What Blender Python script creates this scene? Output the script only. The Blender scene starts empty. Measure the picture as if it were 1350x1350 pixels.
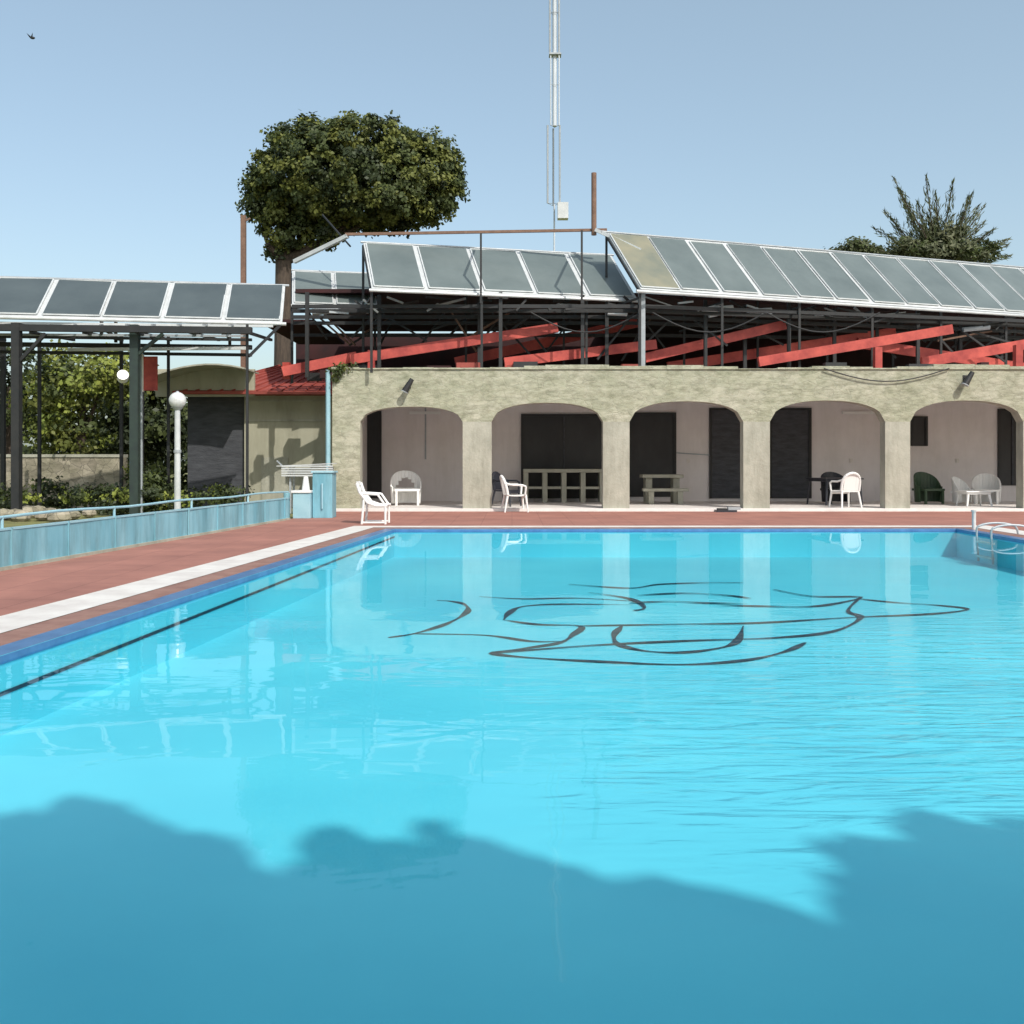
import bpy, math, random
import numpy as np
from mathutils import Vector
random.seed(7); rng=np.random.default_rng(11)
S=bpy.context.scene
F=1350.0; EYE=1.2; HOR=610.0
def at(px,py,Y):            # world point at depth Y (measured from the photograph)
    return Vector(((px-675)/F*Y, Y, EYE+(HOR-py)/F*Y))
def gnd(px,py,z=0.0):
    D=F*(EYE-z)/(py-HOR); return Vector(((px-675)/F*D,D,z))

# ---------------------------------------------------------------- materials
def nm(name):
    m=bpy.data.materials.new(name); m.use_nodes=True
    nt=m.node_tree; b=nt.nodes['Principled BSDF']; return m,nt,b
def mat(name,c1,c2=None,scale=4.0,rough=0.7,metal=0.0,bump=0.0,bscale=None,detail=6,stretch=(1,1,1),spec=0.5,c3=None,stain=0.0,joints=None):
    m,nt,b=nm(name); N=nt.nodes; L=nt.links
    b.inputs['Roughness'].default_value=rough; b.inputs['Metallic'].default_value=metal
    b.inputs['Specular IOR Level'].default_value=spec
    if c2 is None: c2=tuple(x*0.8 for x in c1)
    tc=N.new('ShaderNodeTexCoord'); mp=N.new('ShaderNodeMapping'); mp.inputs['Scale'].default_value=stretch
    L.new(tc.outputs['Object'],mp.inputs['Vector'])
    n=N.new('ShaderNodeTexNoise'); n.inputs['Scale'].default_value=scale; n.inputs['Detail'].default_value=detail
    n.inputs['Roughness'].default_value=0.65
    L.new(mp.outputs['Vector'],n.inputs['Vector'])
    r=N.new('ShaderNodeValToRGB'); r.color_ramp.elements[0].position=0.32; r.color_ramp.elements[1].position=0.68
    r.color_ramp.elements[0].color=(*c2,1); r.color_ramp.elements[1].color=(*c1,1)
    if c3: e=r.color_ramp.elements.new(0.5); e.color=(*c3,1)
    L.new(n.outputs['Fac'],r.inputs['Fac']); out=r.outputs['Color']
    if stain>0:
        n3=N.new('ShaderNodeTexNoise'); n3.inputs['Scale'].default_value=1.0; n3.inputs['Detail'].default_value=9; n3.inputs['Roughness'].default_value=0.7
        mp3=N.new('ShaderNodeMapping'); mp3.inputs['Scale'].default_value=(2.2,2.2,0.45); L.new(tc.outputs['Object'],mp3.inputs['Vector']); L.new(mp3.outputs['Vector'],n3.inputs['Vector'])
        r3=N.new('ShaderNodeValToRGB'); r3.color_ramp.elements[0].position=0.36; r3.color_ramp.elements[1].position=0.56
        v=1-stain; r3.color_ramp.elements[0].color=(v,v,v*.98,1); r3.color_ramp.elements[1].color=(1,1,1,1)
        L.new(n3.outputs['Fac'],r3.inputs['Fac']); ml=N.new('ShaderNodeMixRGB'); ml.blend_type='MULTIPLY'; ml.inputs['Fac'].default_value=1
        L.new(out,ml.inputs[1]); L.new(r3.outputs[0],ml.inputs[2]); out=ml.outputs[0]
    if joints:
        bk=N.new('ShaderNodeTexBrick'); bk.offset=0.0; bk.inputs['Scale'].default_value=1.0
        bk.inputs['Brick Width'].default_value=joints; bk.inputs['Row Height'].default_value=joints; bk.inputs['Mortar Size'].default_value=0.008
        bk.inputs['Color1'].default_value=(1,1,1,1); bk.inputs['Color2'].default_value=(.90,.90,.90,1); bk.inputs['Mortar'].default_value=(.72,.70,.70,1)
        L.new(tc.outputs['Object'],bk.inputs['Vector']); ml=N.new('ShaderNodeMixRGB'); ml.blend_type='MULTIPLY'; ml.inputs['Fac'].default_value=1
        L.new(out,ml.inputs[1]); L.new(bk.outputs['Color'],ml.inputs[2]); out=ml.outputs[0]
    L.new(out,b.inputs['Base Color'])
    if bump>0:
        n2=N.new('ShaderNodeTexNoise'); n2.inputs['Scale'].default_value=bscale or scale*4; n2.inputs['Detail'].default_value=8
        L.new(mp.outputs['Vector'],n2.inputs['Vector'])
        bp=N.new('ShaderNodeBump'); bp.inputs['Strength'].default_value=bump; bp.inputs['Distance'].default_value=0.03
        L.new(n2.outputs['Fac'],bp.inputs['Height']); L.new(bp.outputs['Normal'],b.inputs['Normal'])
    return m

def stone_mat(name,ca,cb,joint,sc=(3.2,3.2,6.0),jw=0.03,jmix=1.0,bs=0.4,lo=(0.58,0.59,0.54)):
    m,nt,b=nm(name); N=nt.nodes; L=nt.links
    b.inputs['Roughness'].default_value=0.9
    tc=N.new('ShaderNodeTexCoord'); mp=N.new('ShaderNodeMapping'); mp.inputs['Scale'].default_value=sc
    L.new(tc.outputs['Object'],mp.inputs['Vector'])
    nd=N.new('ShaderNodeTexNoise'); nd.inputs['Scale'].default_value=0.9; nd.inputs['Detail'].default_value=4
    L.new(mp.outputs['Vector'],nd.inputs['Vector'])
    vm=N.new('ShaderNodeMixRGB'); vm.inputs['Fac'].default_value=0.35
    L.new(mp.outputs['Vector'],vm.inputs[1]); L.new(nd.outputs['Color'],vm.inputs[2])
    v=N.new('ShaderNodeTexVoronoi'); v.feature='DISTANCE_TO_EDGE'; v.inputs['Scale'].default_value=1.3
    v2=N.new('ShaderNodeTexVoronoi'); v2.inputs['Scale'].default_value=1.3
    L.new(vm.outputs[0],v.inputs['Vector']); L.new(vm.outputs[0],v2.inputs['Vector'])
    cell=N.new('ShaderNodeMixRGB'); cell.inputs[1].default_value=(*ca,1); cell.inputs[2].default_value=(*cb,1)
    sep=N.new('ShaderNodeSeparateColor'); L.new(v2.outputs['Color'],sep.inputs[0]); L.new(sep.outputs[0],cell.inputs['Fac'])
    n=N.new('ShaderNodeTexNoise'); n.inputs['Scale'].default_value=3.6; n.inputs['Detail'].default_value=12; n.inputs['Roughness'].default_value=0.85
    mpn=N.new('ShaderNodeMapping'); mpn.inputs['Scale'].default_value=(0.8,0.8,2.0); L.new(tc.outputs['Object'],mpn.inputs['Vector'])
    L.new(mpn.outputs['Vector'],n.inputs['Vector'])
    nr=N.new('ShaderNodeValToRGB'); nr.color_ramp.elements[0].position=0.38; nr.color_ramp.elements[1].position=0.56
    nr.color_ramp.elements[0].color=(*lo,1); nr.color_ramp.elements[1].color=(1.12,1.12,1.12,1)
    L.new(n.outputs['Fac'],nr.inputs['Fac'])
    mul=N.new('ShaderNodeMixRGB'); mul.blend_type='MULTIPLY'; mul.inputs['Fac'].default_value=1
    L.new(cell.outputs[0],mul.inputs[1]); L.new(nr.outputs[0],mul.inputs[2])
    n4=N.new('ShaderNodeTexNoise'); n4.inputs['Scale'].default_value=0.9; n4.inputs['Detail'].default_value=8; n4.inputs['Roughness'].default_value=0.7
    L.new(tc.outputs['Object'],n4.inputs['Vector'])
    r4=N.new('ShaderNodeValToRGB'); r4.color_ramp.elements[0].position=0.42; r4.color_ramp.elements[1].position=0.6
    r4.color_ramp.elements[0].color=(0.82,0.85,0.79,1); r4.color_ramp.elements[1].color=(1,1,1,1); L.new(n4.outputs['Fac'],r4.inputs['Fac'])
    mul2=N.new('ShaderNodeMixRGB'); mul2.blend_type='MULTIPLY'; mul2.inputs['Fac'].default_value=1
    L.new(mul.outputs[0],mul2.inputs[1]); L.new(r4.outputs[0],mul2.inputs[2])
    jr=N.new('ShaderNodeValToRGB'); jr.color_ramp.elements[0].position=0.0; jr.color_ramp.elements[1].position=jw
    jr.color_ramp.elements[0].color=(1-jmix,1-jmix,1-jmix,1)
    L.new(v.outputs['Distance'],jr.inputs['Fac'])
    jm=N.new('ShaderNodeMixRGB'); jm.inputs[1].default_value=(*joint,1)
    L.new(jr.outputs[0],jm.inputs['Fac']); L.new(mul2.outputs[0],jm.inputs[2])
    L.new(jm.outputs[0],b.inputs['Base Color'])
    ad=N.new('ShaderNodeMath'); ad.operation='ADD'
    L.new(jr.outputs[0],ad.inputs[0]); L.new(n.outputs['Fac'],ad.inputs[1])
    bp=N.new('ShaderNodeBump'); bp.inputs['Strength'].default_value=bs; bp.inputs['Distance'].default_value=0.03
    L.new(ad.outputs[0],bp.inputs['Height']); L.new(bp.outputs['Normal'],b.inputs['Normal'])
    return m

def leaf_mat(name,c1,c2,tr=0.25,scale=1.2):
    m,nt,b=nm(name); N=nt.nodes; L=nt.links
    b.inputs['Roughness'].default_value=0.55; b.inputs['Specular IOR Level'].default_value=0.3
    tc=N.new('ShaderNodeTexCoord'); n=N.new('ShaderNodeTexNoise'); n.inputs['Scale'].default_value=scale; n.inputs['Detail'].default_value=3
    L.new(tc.outputs['Object'],n.inputs['Vector'])
    r=N.new('ShaderNodeValToRGB'); r.color_ramp.elements[0].position=0.35; r.color_ramp.elements[1].position=0.65
    r.color_ramp.elements[0].color=(*c2,1); r.color_ramp.elements[1].color=(*c1,1)
    L.new(n.outputs['Fac'],r.inputs['Fac']); L.new(r.outputs[0],b.inputs['Base Color'])
    if tr>0:
        t=N.new('ShaderNodeBsdfTranslucent'); L.new(r.outputs[0],t.inputs['Color'])
        mx=N.new('ShaderNodeMixShader'); mx.inputs['Fac'].default_value=tr
        L.new(b.outputs[0],mx.inputs[1]); L.new(t.outputs[0],mx.inputs[2])
        L.new(mx.outputs[0],N['Material Output'].inputs['Surface'])
    return m

M={}
M['stone']=stone_mat('stone_cladding',(0.46,0.445,0.35),(0.40,0.395,0.305),(0.28,0.28,0.215),sc=(4.2,4.2,9.0),jw=0.04,jmix=0.5,bs=0.45)
M['conc']=mat('concrete_render',(0.45,0.44,0.365),(0.35,0.35,0.285),3,0.9,bump=0.3,bscale=18,stain=.26,detail=10)
M['pink']=mat('pale_plaster',(0.79,0.745,0.735),(0.71,0.665,0.66),1.2,0.9,stain=.08)
M['ceil']=mat('ceiling_plaster',(0.75,0.73,0.70),None,2,0.9)
M['slab']=mat('pale_floor_tile',(0.76,0.73,0.70),(0.66,0.62,0.59),4,0.6)
M['deck']=mat('terracotta_paving',(0.42,0.185,0.14),(0.29,0.125,0.096),1.1,0.85,bump=0.15,bscale=30,detail=11,joints=.6)
M['brown']=mat('brown_coping',(0.33,0.19,0.15),(0.22,0.11,0.085),4,0.8,detail=10)
M['white']=mat('white_paint',(0.80,0.77,0.72),(0.60,0.55,0.51),2.5,0.6,detail=12)
M['plastic']=mat('white_plastic',(0.8,0.8,0.78),(0.74,0.74,0.72),3,0.35)
M['green']=mat('green_plastic',(0.04,0.08,0.04),(0.03,0.06,0.03),3,0.4)
M['darkpl']=mat('dark_plastic',(0.03,0.035,0.045),(0.02,0.02,0.03),3,0.4)
M['bluet']=mat('blue_mosaic_tile',(0.09,0.21,0.42),(0.05,0.13,0.30),6,0.3,detail=10)
M['black']=mat('black_steel',(0.014,0.016,0.018),(0.026,0.026,0.026),5,0.6)
M['greenpost']=mat('dark_green_steel',(0.03,0.05,0.04),(0.02,0.03,0.03),5,0.5)
M['red']=mat('red_painted_steel',(0.56,0.09,0.065),(0.27,0.028,0.024),2.0,0.55,detail=9)
M['redroof']=mat('red_roof_sheet',(0.36,0.08,0.06),(0.24,0.045,0.035),2,0.7,bump=0.1)
M['maroon']=mat('maroon_shade_tone',(0.05,0.012,0.012),(0.02,0.008,0.009),1.5,0.85)  # maroon darkened in the colour to stand in for shade
M['darkwall']=mat('dark_infill',(0.03,0.031,0.033),(0.014,0.014,0.016),1.3,0.5,stretch=(1,1,.4))  # plain dark fill for openings and roof boxes
M['slate']=mat('slate_wall',(0.075,0.08,0.09),(0.04,0.042,0.05),2.5,0.8,bump=0.4,stretch=(1,1,4))
M['cream']=mat('cream_render',(0.42,0.405,0.31),(0.36,0.35,0.27),0.8,0.9,stain=.2)
M['alu']=mat('white_aluminium',(0.64,0.66,0.66),(0.48,0.50,0.50),3,0.4,metal=0.1,detail=9)
M['grey']=mat('galvanised_grey',(0.40,0.43,0.45),(0.30,0.33,0.35),4,0.5,metal=0.2)
M['rust']=mat('rusty_steel',(0.22,0.13,0.09),(0.14,0.08,0.055),6,0.8)
M['glass']=mat('collector_glass',(0.085,0.105,0.108),(0.06,0.076,0.08),0.9,0.28,spec=0.6,detail=5)
M['glass2']=mat('collector_glass_pale',(0.155,0.185,0.18),(0.105,0.13,0.127),0.6,0.33,spec=0.5,detail=7)  # lighter tone of the collector glass
M['glass3']=mat('collector_glass_tan',(0.27,0.25,0.17),(0.17,0.18,0.14),0.9,0.35,detail=3)
M['fence']=mat('light_blue_paint',(0.28,0.53,0.62),(0.15,0.39,0.49),1.0,0.55,stretch=(3,3,0.4),detail=10,stain=.38)
M['fence2']=mat('pale_blue_paint',(0.35,0.56,0.63),(0.26,0.46,0.54),3,0.5)
M['darkline']=mat('dark_line_paint',(0.012,0.03,0.06),None,5,0.6)
M['mast']=mat('mast_white',(0.60,0.64,0.68),(0.50,0.55,0.6),0.4,0.5)
M['bark']=mat('bark',(0.10,0.075,0.055),(0.05,0.038,0.03),4,0.95,bump=0.6,stretch=(3,3,0.6))
M['rubble']=stone_mat('rubble_stone',(0.42,0.37,0.29),(0.25,0.22,0.17),(0.1,0.09,0.07),(5,5,5))
M['lampglass']=mat('opal_glass',(0.72,0.73,0.72),(0.5,0.51,0.5),12,0.25)
M['leafA']=leaf_mat('leaf_light',(0.19,0.205,0.05),(0.125,0.145,0.038))
M['leafB']=leaf_mat('leaf_mid',(0.09,0.115,0.038),(0.065,0.085,0.03))
M['leafC']=leaf_mat('leaf_dark',(0.048,0.065,0.026),(0.032,0.045,0.02),0.1)
M['leafY']=leaf_mat('leaf_yellow_green',(0.32,0.36,0.07),(0.17,0.22,0.05))
M['leafS']=leaf_mat('leaf_dense',(0.06,0.085,0.03),(0.04,0.06,0.02),0.0)
M['frond']=leaf_mat('frond_grey_green',(0.15,0.16,0.085),(0.095,0.11,0.06))
M['grass']=mat('grass_ground',(0.22,0.25,0.06),(0.12,0.14,0.045),1.1,0.95,bump=0.5,bscale=40,c3=(0.19,0.18,0.07))
def pool_mat():
    m,nt,b=nm('pool_paint'); N=nt.nodes; L=nt.links
    b.inputs['Roughness'].default_value=0.8
    tc=N.new('ShaderNodeTexCoord'); n=N.new('ShaderNodeTexNoise'); n.inputs['Scale'].default_value=0.45; n.inputs['Detail'].default_value=7
    L.new(tc.outputs['Object'],n.inputs['Vector'])
    r=N.new('ShaderNodeValToRGB'); r.color_ramp.elements[0].position=0.3; r.color_ramp.elements[1].position=0.7
    r.color_ramp.elements[0].color=(0.14,0.64,0.76,1); r.color_ramp.elements[1].color=(0.20,0.75,0.84,1)
    L.new(n.outputs['Fac'],r.inputs['Fac']); L.new(r.outputs[0],b.inputs['Base Color'])
    return m
M['pool']=pool_mat()
def water_mat():
    m=bpy.data.materials.new('pool_water'); m.use_nodes=True; nt=m.node_tree; N=nt.nodes; L=nt.links
    N.remove(N['Principled BSDF'])
    tc=N.new('ShaderNodeTexCoord')
    def math_(op,a,b_=None,c=None):
        x=N.new('ShaderNodeMath'); x.operation=op
        for i,q in enumerate((a,b_,c)):
            if q is None: continue
            if isinstance(q,(int,float)): x.inputs[i].default_value=q
            else: L.new(q,x.inputs[i])
        return x.outputs[0]
    mp=N.new('ShaderNodeMapping'); mp.inputs['Scale'].default_value=(0.6,1.0,1); mp.inputs['Rotation'].default_value=(0,0,0.3)
    L.new(tc.outputs['Object'],mp.inputs['Vector'])
    n=N.new('ShaderNodeTexNoise'); n.inputs['Scale'].default_value=1.6; n.inputs['Detail'].default_value=3; n.inputs['Distortion'].default_value=0.5
    L.new(mp.outputs['Vector'],n.inputs['Vector'])
    # wind ripples, long crests, on the right-hand side
    mp2=N.new('ShaderNodeMapping'); mp2.inputs['Scale'].default_value=(0.9,4.2,1); mp2.inputs['Rotation'].default_value=(0,0,math.radians(-28))
    L.new(tc.outputs['Object'],mp2.inputs['Vector'])
    w=N.new('ShaderNodeTexNoise'); w.inputs['Scale'].default_value=1.5; w.inputs['Detail'].default_value=3; w.inputs['Distortion'].default_value=1.4; w.inputs['Roughness'].default_value=0.45
    L.new(mp2.outputs['Vector'],w.inputs['Vector'])
    vs=N.new('ShaderNodeVectorMath'); vs.operation='DISTANCE'; vs.inputs[1].default_value=(3.0,5.8,0); L.new(tc.outputs['Object'],vs.inputs[0])
    fall=N.new('ShaderNodeMapRange'); fall.interpolation_type='SMOOTHSTEP'; fall.inputs['From Min'].default_value=3.6; fall.inputs['From Max'].default_value=0.9
    L.new(vs.outputs['Value'],fall.inputs['Value'])
    ms=N.new('ShaderNodeTexNoise'); ms.inputs['Scale'].default_value=0.3; ms.inputs['Detail'].default_value=3
    L.new(tc.outputs['Object'],ms.inputs['Vector'])
    mr=N.new('ShaderNodeMapRange'); mr.inputs['From Min'].default_value=0.42; mr.inputs['From Max'].default_value=0.65; mr.inputs['To Min'].default_value=0.2; mr.inputs['To Max'].default_value=1.0
    L.new(ms.outputs['Fac'],mr.inputs['Value'])
    sy=N.new('ShaderNodeSeparateXYZ'); L.new(tc.outputs['Object'],sy.inputs[0])
    calm=N.new('ShaderNodeMapRange'); calm.interpolation_type='SMOOTHSTEP'; calm.inputs['From Min'].default_value=14; calm.inputs['From Max'].default_value=7; calm.inputs['To Min'].default_value=0.10
    L.new(sy.outputs['Y'],calm.inputs['Value'])
    h=math_('ADD',math_('MULTIPLY',math_('MULTIPLY',n.outputs['Fac'],mr.outputs[0]),calm.outputs[0]),math_('MULTIPLY',math_('MULTIPLY',w.outputs['Fac'],fall.outputs[0]),1.7))
    bp=N.new('ShaderNodeBump'); bp.inputs['Strength'].default_value=0.5; bp.inputs['Distance'].default_value=0.02
    L.new(h,bp.inputs['Height'])
    fr=N.new('ShaderNodeFresnel'); fr.inputs['IOR'].default_value=1.33; L.new(bp.outputs['Normal'],fr.inputs['Normal'])
    f=math_('MULTIPLY',fr.outputs[0],0.68)
    t=N.new('ShaderNodeBsdfTransparent'); t.inputs['Color'].default_value=(0.79,0.965,1.0,1)
    g=N.new('ShaderNodeBsdfGlossy'); g.inputs['Roughness'].default_value=0.015; L.new(bp.outputs['Normal'],g.inputs['Normal'])
    mx=N.new('ShaderNodeMixShader'); L.new(f,mx.inputs['Fac']); L.new(t.outputs[0],mx.inputs[1]); L.new(g.outputs[0],mx.inputs[2])
    L.new(mx.outputs[0],N['Material Output'].inputs['Surface'])
    return m
M['water']=water_mat()

# ---------------------------------------------------------------- mesh builder
class B:
    def __init__(s): s.v=[]; s.f=[]; s.m=[]; s.mats=[]
    def mi(s,k):
        if k not in s.mats: s.mats.append(k)
        return s.mats.index(k)
    def face(s,pts,k):
        i=len(s.v); s.v+= [tuple(p) for p in pts]; s.f.append(tuple(range(i,i+len(pts)))); s.m.append(s.mi(k))
    def hexa(s,c,k):
        i=len(s.v); s.v+=[tuple(p) for p in c]; n=s.mi(k)
        for q in ((3,2,1,0),(4,5,6,7),(0,1,5,4),(1,2,6,5),(2,3,7,6),(3,0,4,7)):
            s.f.append(tuple(i+a for a in q)); s.m.append(n)
    def box(s,x0,x1,y0,y1,z0,z1,k):
        s.hexa([(x0,y0,z0),(x1,y0,z0),(x1,y1,z0),(x0,y1,z0),(x0,y0,z1),(x1,y0,z1),(x1,y1,z1),(x0,y1,z1)],k)
    def beam(s,p,q,w,k,h=None,up=(0,0,1)):
        p=Vector(p);q=Vector(q);h=h or w; d=(q-p).normalized(); u=Vector(up)
        if abs(d.dot(u))>0.97: u=Vector((0,1,0))
        a=d.cross(u).normalized()*w/2; b=a.cross(d).normalized()*h/2
        s.hexa([p-a-b,p+a-b,p+a+b,p-a+b,q-a-b,q+a-b,q+a+b,q-a+b],k)
    def tube(s,p,q,r,k,r2=None,n=10):
        p=Vector(p);q=Vector(q);r2=r if r2 is None else r2; d=(q-p).normalized()
        u=Vector((0,0,1)) if abs(d.z)<0.9 else Vector((0,1,0))
        a=d.cross(u).normalized(); b=a.cross(d).normalized(); i=len(s.v); m=s.mi(k)
        for c,rr in((p,r),(q,r2)):
            for j in range(n):
                t=2*math.pi*j/n; s.v.append(tuple(c+a*math.cos(t)*rr+b*math.sin(t)*rr))
        for j in range(n):
            s.f.append((i+j,i+(j+1)%n,i+n+(j+1)%n,i+n+j)); s.m.append(m)
        s.f.append(tuple(i+j for j in range(n))[::-1]); s.m.append(m)
        s.f.append(tuple(i+n+j for j in range(n))); s.m.append(m)
    def path(s,pts,r,k,n=8):
        for a,b in zip(pts[:-1],pts[1:]): s.tube(a,b,r,k,n=n)
    def ball(s,c,r,k,nu=16,nv=10,sq=(1,1,1)):
        i=len(s.v); m=s.mi(k); c=Vector(c)
        for a in range(nv+1):
            ph=math.pi*a/nv
            for b in range(nu):
                t=2*math.pi*b/nu; s.v.append((c.x+r*sq[0]*math.sin(ph)*math.cos(t),c.y+r*sq[1]*math.sin(ph)*math.sin(t),c.z+r*sq[2]*math.cos(ph)))
        for a in range(nv):
            for b in range(nu):
                s.f.append((i+a*nu+b,i+a*nu+(b+1)%nu,i+(a+1)*nu+(b+1)%nu,i+(a+1)*nu+b)); s.m.append(m)
    def make(s,name,parent=None,bevel=0,smooth=False,loc=None,rot=0):
        me=bpy.data.meshes.new(name); me.from_pydata(s.v,[],s.f); me.update()
        for k in s.mats: me.materials.append(M[k])
        me.polygons.foreach_set('material_index',s.m)
        if smooth: me.polygons.foreach_set('use_smooth',[True]*len(s.f))
        o=bpy.data.objects.new(name,me); S.collection.objects.link(o)
        if loc is not None: o.location=loc
        o.rotation_euler=(0,0,rot)
        if bevel:
            b=o.modifiers.new('bevel','BEVEL'); b.width=bevel; b.segments=2; b.limit_method='ANGLE'
        if parent: o.parent=parent
        return o
def empty(name):
    o=bpy.data.objects.new(name,None); S.collection.objects.link(o); return o

# ---------------------------------------------------------------- pool, deck, ground
P=[Vector((-3.64,1.1)),Vector((-2.12,18.45)),Vector((8.05,18.55)),Vector((7.35,1.1))]
def offs(P,d):
    out=[]; n=len(P)
    for i in range(n):
        a,b,c=P[i-1],P[i],P[(i+1)%n]
        e1=(b-a).normalized(); e2=(c-b).normalized()
        n1=Vector((-e1.y,e1.x)); n2=Vector((-e2.y,e2.x))
        p1=b+n1*d; p2=b+n2*d
        det=e1.x*(-e2.y)+e2.x*e1.y
        t=((p2.x-p1.x)*(-e2.y)+e2.x*(p2.y-p1.y))/det
        out.append(p1+e1*t)
    return out
def ring(name,I,O,z,k):
    b=B()
    for i in range(4):
        j=(i+1)%4
        b.face([(I[i].x,I[i].y,z),(I[j].x,I[j].y,z),(O[j].x,O[j].y,z),(O[i].x,O[i].y,z)][::-1],k)
    return b.make(name)
G=[Vector((-1500,-800)),Vector((-1500,2500)),Vector((1500,2500)),Vector((1500,-800))]
DK=[Vector((-7.2,-2.6)),Vector((-4.38,25.3)),Vector((24,25.3)),Vector((24,-2.6))]
P1=offs(P,0.20);P2=offs(P,0.48);P3=offs(P,0.95)
ring('ground',P1,G,-0.03,'grass')
ring('pool_deck',P3,DK,0.0,'deck')
coping=empty('pool_coping')
for nme,a,b_,z,k in(('blue_tile_band',P,P1,0.0,'bluet'),('brown_band',P1,P2,0.0,'brown'),('white_band',P2,P3,0.004,'white')):
    ring(nme,a,b_,z,k).parent=coping
FL=-0.5
b=B()
for i in range(4):
    j=(i+1)%4; b.face([(P[i].x,P[i].y,0),(P[j].x,P[j].y,0),(P[j].x,P[j].y,FL),(P[i].x,P[i].y,FL)],'pool')
b.face([(p.x,p.y,FL) for p in P][::-1],'pool')
pool=b.make('swimming_pool')
b=B()
Pi=offs(P,-0.006)
def wl(p,z): return (p.x,p.y,z)
b.face([wl(Pi[0],-0.27),wl(Pi[1],-0.12),wl(Pi[1],-0.15),wl(Pi[0],-0.295)],'darkline')
for i in range(4):
    j=(i+1)%4; b.face([wl(Pi[i],-.001),wl(Pi[j],-.001),wl(Pi[j],-.055),wl(Pi[i],-.055)],'bluet')
b.make('wall_line',pool)
b=B(); b.face([(p.x,p.y,-0.04) for p in offs(P,-0.002)][::-1],'water'); b.make('pool_water')
lines=[
 [(512,841),(545,836),(580,826),(605,815),(617,805),(612,797),(595,793),(576,792)],
 [(545,836),(640,838),(700,846),(742,846)],
 [(632,787),(690,790),(760,789),(835,793)],
 [(664,818),(672,808),(690,800),(740,797),(835,798)],
 [(664,818),(710,824),(765,826),(755,838),(738,848),(690,856),(650,862),(700,868),(790,873),(900,877),(985,871),(1035,860),(1062,848)],
 [(820,826),(810,838),(815,850),(850,859),(900,861),(950,855),(972,846),(980,826)],
 [(765,826),(880,824),(1000,822),(1120,815),(1230,810),(1276,804),(1240,799),(1180,795),(1130,790)],
 [(650,862),(780,852),(900,846),(1020,842),(1100,833),(1135,815),(1118,806),(1135,788)],
 [(750,771),(790,774),(835,776),(870,771),(930,769),(980,769)],
 [(776,782),(830,790),(850,802),(835,806)],
 [(945,799),(1000,800),(1060,801),(1100,797),(1135,788),(1070,787),(1020,778)],
 [(840,786),(900,783),(960,786),(990,790)],
 [(830,796),(880,794),(930,796),(985,797)]]
b=B()
def cr(p0,p1,p2,p3,t):
    return 0.5*((2*p1)+(p2-p0)*t+(2*p0-5*p1+4*p2-p3)*t*t+(3*p1-p0-3*p2+p3)*t**3)
zc=0
for ln_ in lines:
    w=[gnd(x,y,FL) for x,y in ln_]
    pts=[]
    for i in range(len(w)-1):
        p0=w[max(i-1,0)];p3=w[min(i+2,len(w)-1)]
        for t in range(5): pts.append(cr(p0,w[i],w[i+1],p3,t/5))
    pts.append(w[-1]); zc+=1; z=FL+0.004+zc*0.0008
    prev=None; nn_=len(pts)
    for i,p in enumerate(pts):
        hw=0.042*(0.75+0.35*math.sin(i*0.7+zc))*min(1,.35+min(i,nn_-1-i)*.2)
        d=(pts[min(i+1,nn_-1)]-pts[max(i-1,0)]).normalized(); n=Vector((-d.y,d.x,0))*hw
        cur=(Vector((p.x,p.y,z))+n,Vector((p.x,p.y,z))-n)
        if prev: b.face([prev[0],prev[1],cur[1],cur[0]],'darkline')
        prev=cur
b.make('floor_mural',pool)

# ---------------------------------------------------------------- arcade building
YF=25.3; YB=YF+0.36; YW=30.0
def X(px): return (px-675)/F*YF
def Z(py): return EYE+(HOR-py)/F*YF
arc=empty('arcade_building')
opens=[(475,610,536),(648,795,531),(830,980,529),(1015,1167,528),(1200,1349,528),(1383,1532,528),(1566,1715,528)]
XL=X(438); XR=X(1750); ZT=Z(487)
b=B()
def wallquad(x0,x1,z0,z1,k):
    b.face([(x0,YF,z0),(x1,YF,z0),(x1,YF,z1),(x0,YF,z1)],k); b.face([(x1,YB,z0),(x0,YB,z0),(x0,YB,z1),(x1,YB,z1)],k)
xs=XL
ZS=Z(556)
for a,c,t in opens:
    x0,x1=X(a),X(c); zt=Z(t)
    wallquad(xs,x0,0,ZS,'conc' if xs!=XL else 'stone'); wallquad(xs,x0,ZS,ZT,'stone')
    n=20; zz=[]
    for i in range(n+1):
        u=-1+2*i/n; zz.append((x0+(x1-x0)*i/n, ZS+(zt-ZS)*(max(0,1-abs(u)**2.3))**(1/2.1)))
    for (xa,za),(xb,zb) in zip(zz[:-1],zz[1:]):
        b.face([(xa,YF,za),(xb,YF,zb),(xb,YF,ZT),(xa,YF,ZT)],'stone')
        b.face([(xb,YB,zb),(xa,YB,za),(xa,YB,ZT),(xb,YB,ZT)],'conc')
        b.face([(xa,YF,za),(xa,YB,za),(xb,YB,zb),(xb,YF,zb)],'conc')
    b.face([(x0,YF,0),(x0,YB,0),(x0,YB,ZS),(x0,YF,ZS)],'conc'); b.face([(x1,YB,0),(x1,YF,0),(x1,YF,ZS),(x1,YB,ZS)],'conc')
    xs=x1
wallquad(xs,XR,0,ZS,'conc'); wallquad(xs,XR,ZS,ZT,'stone')
b.face([(XL,YF,0),(XL,YB,0),(XL,YB,ZT),(XL,YF,ZT)],'stone')
b.make('arched_front',arc)
b=B(); xx=XL-0.03
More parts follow.
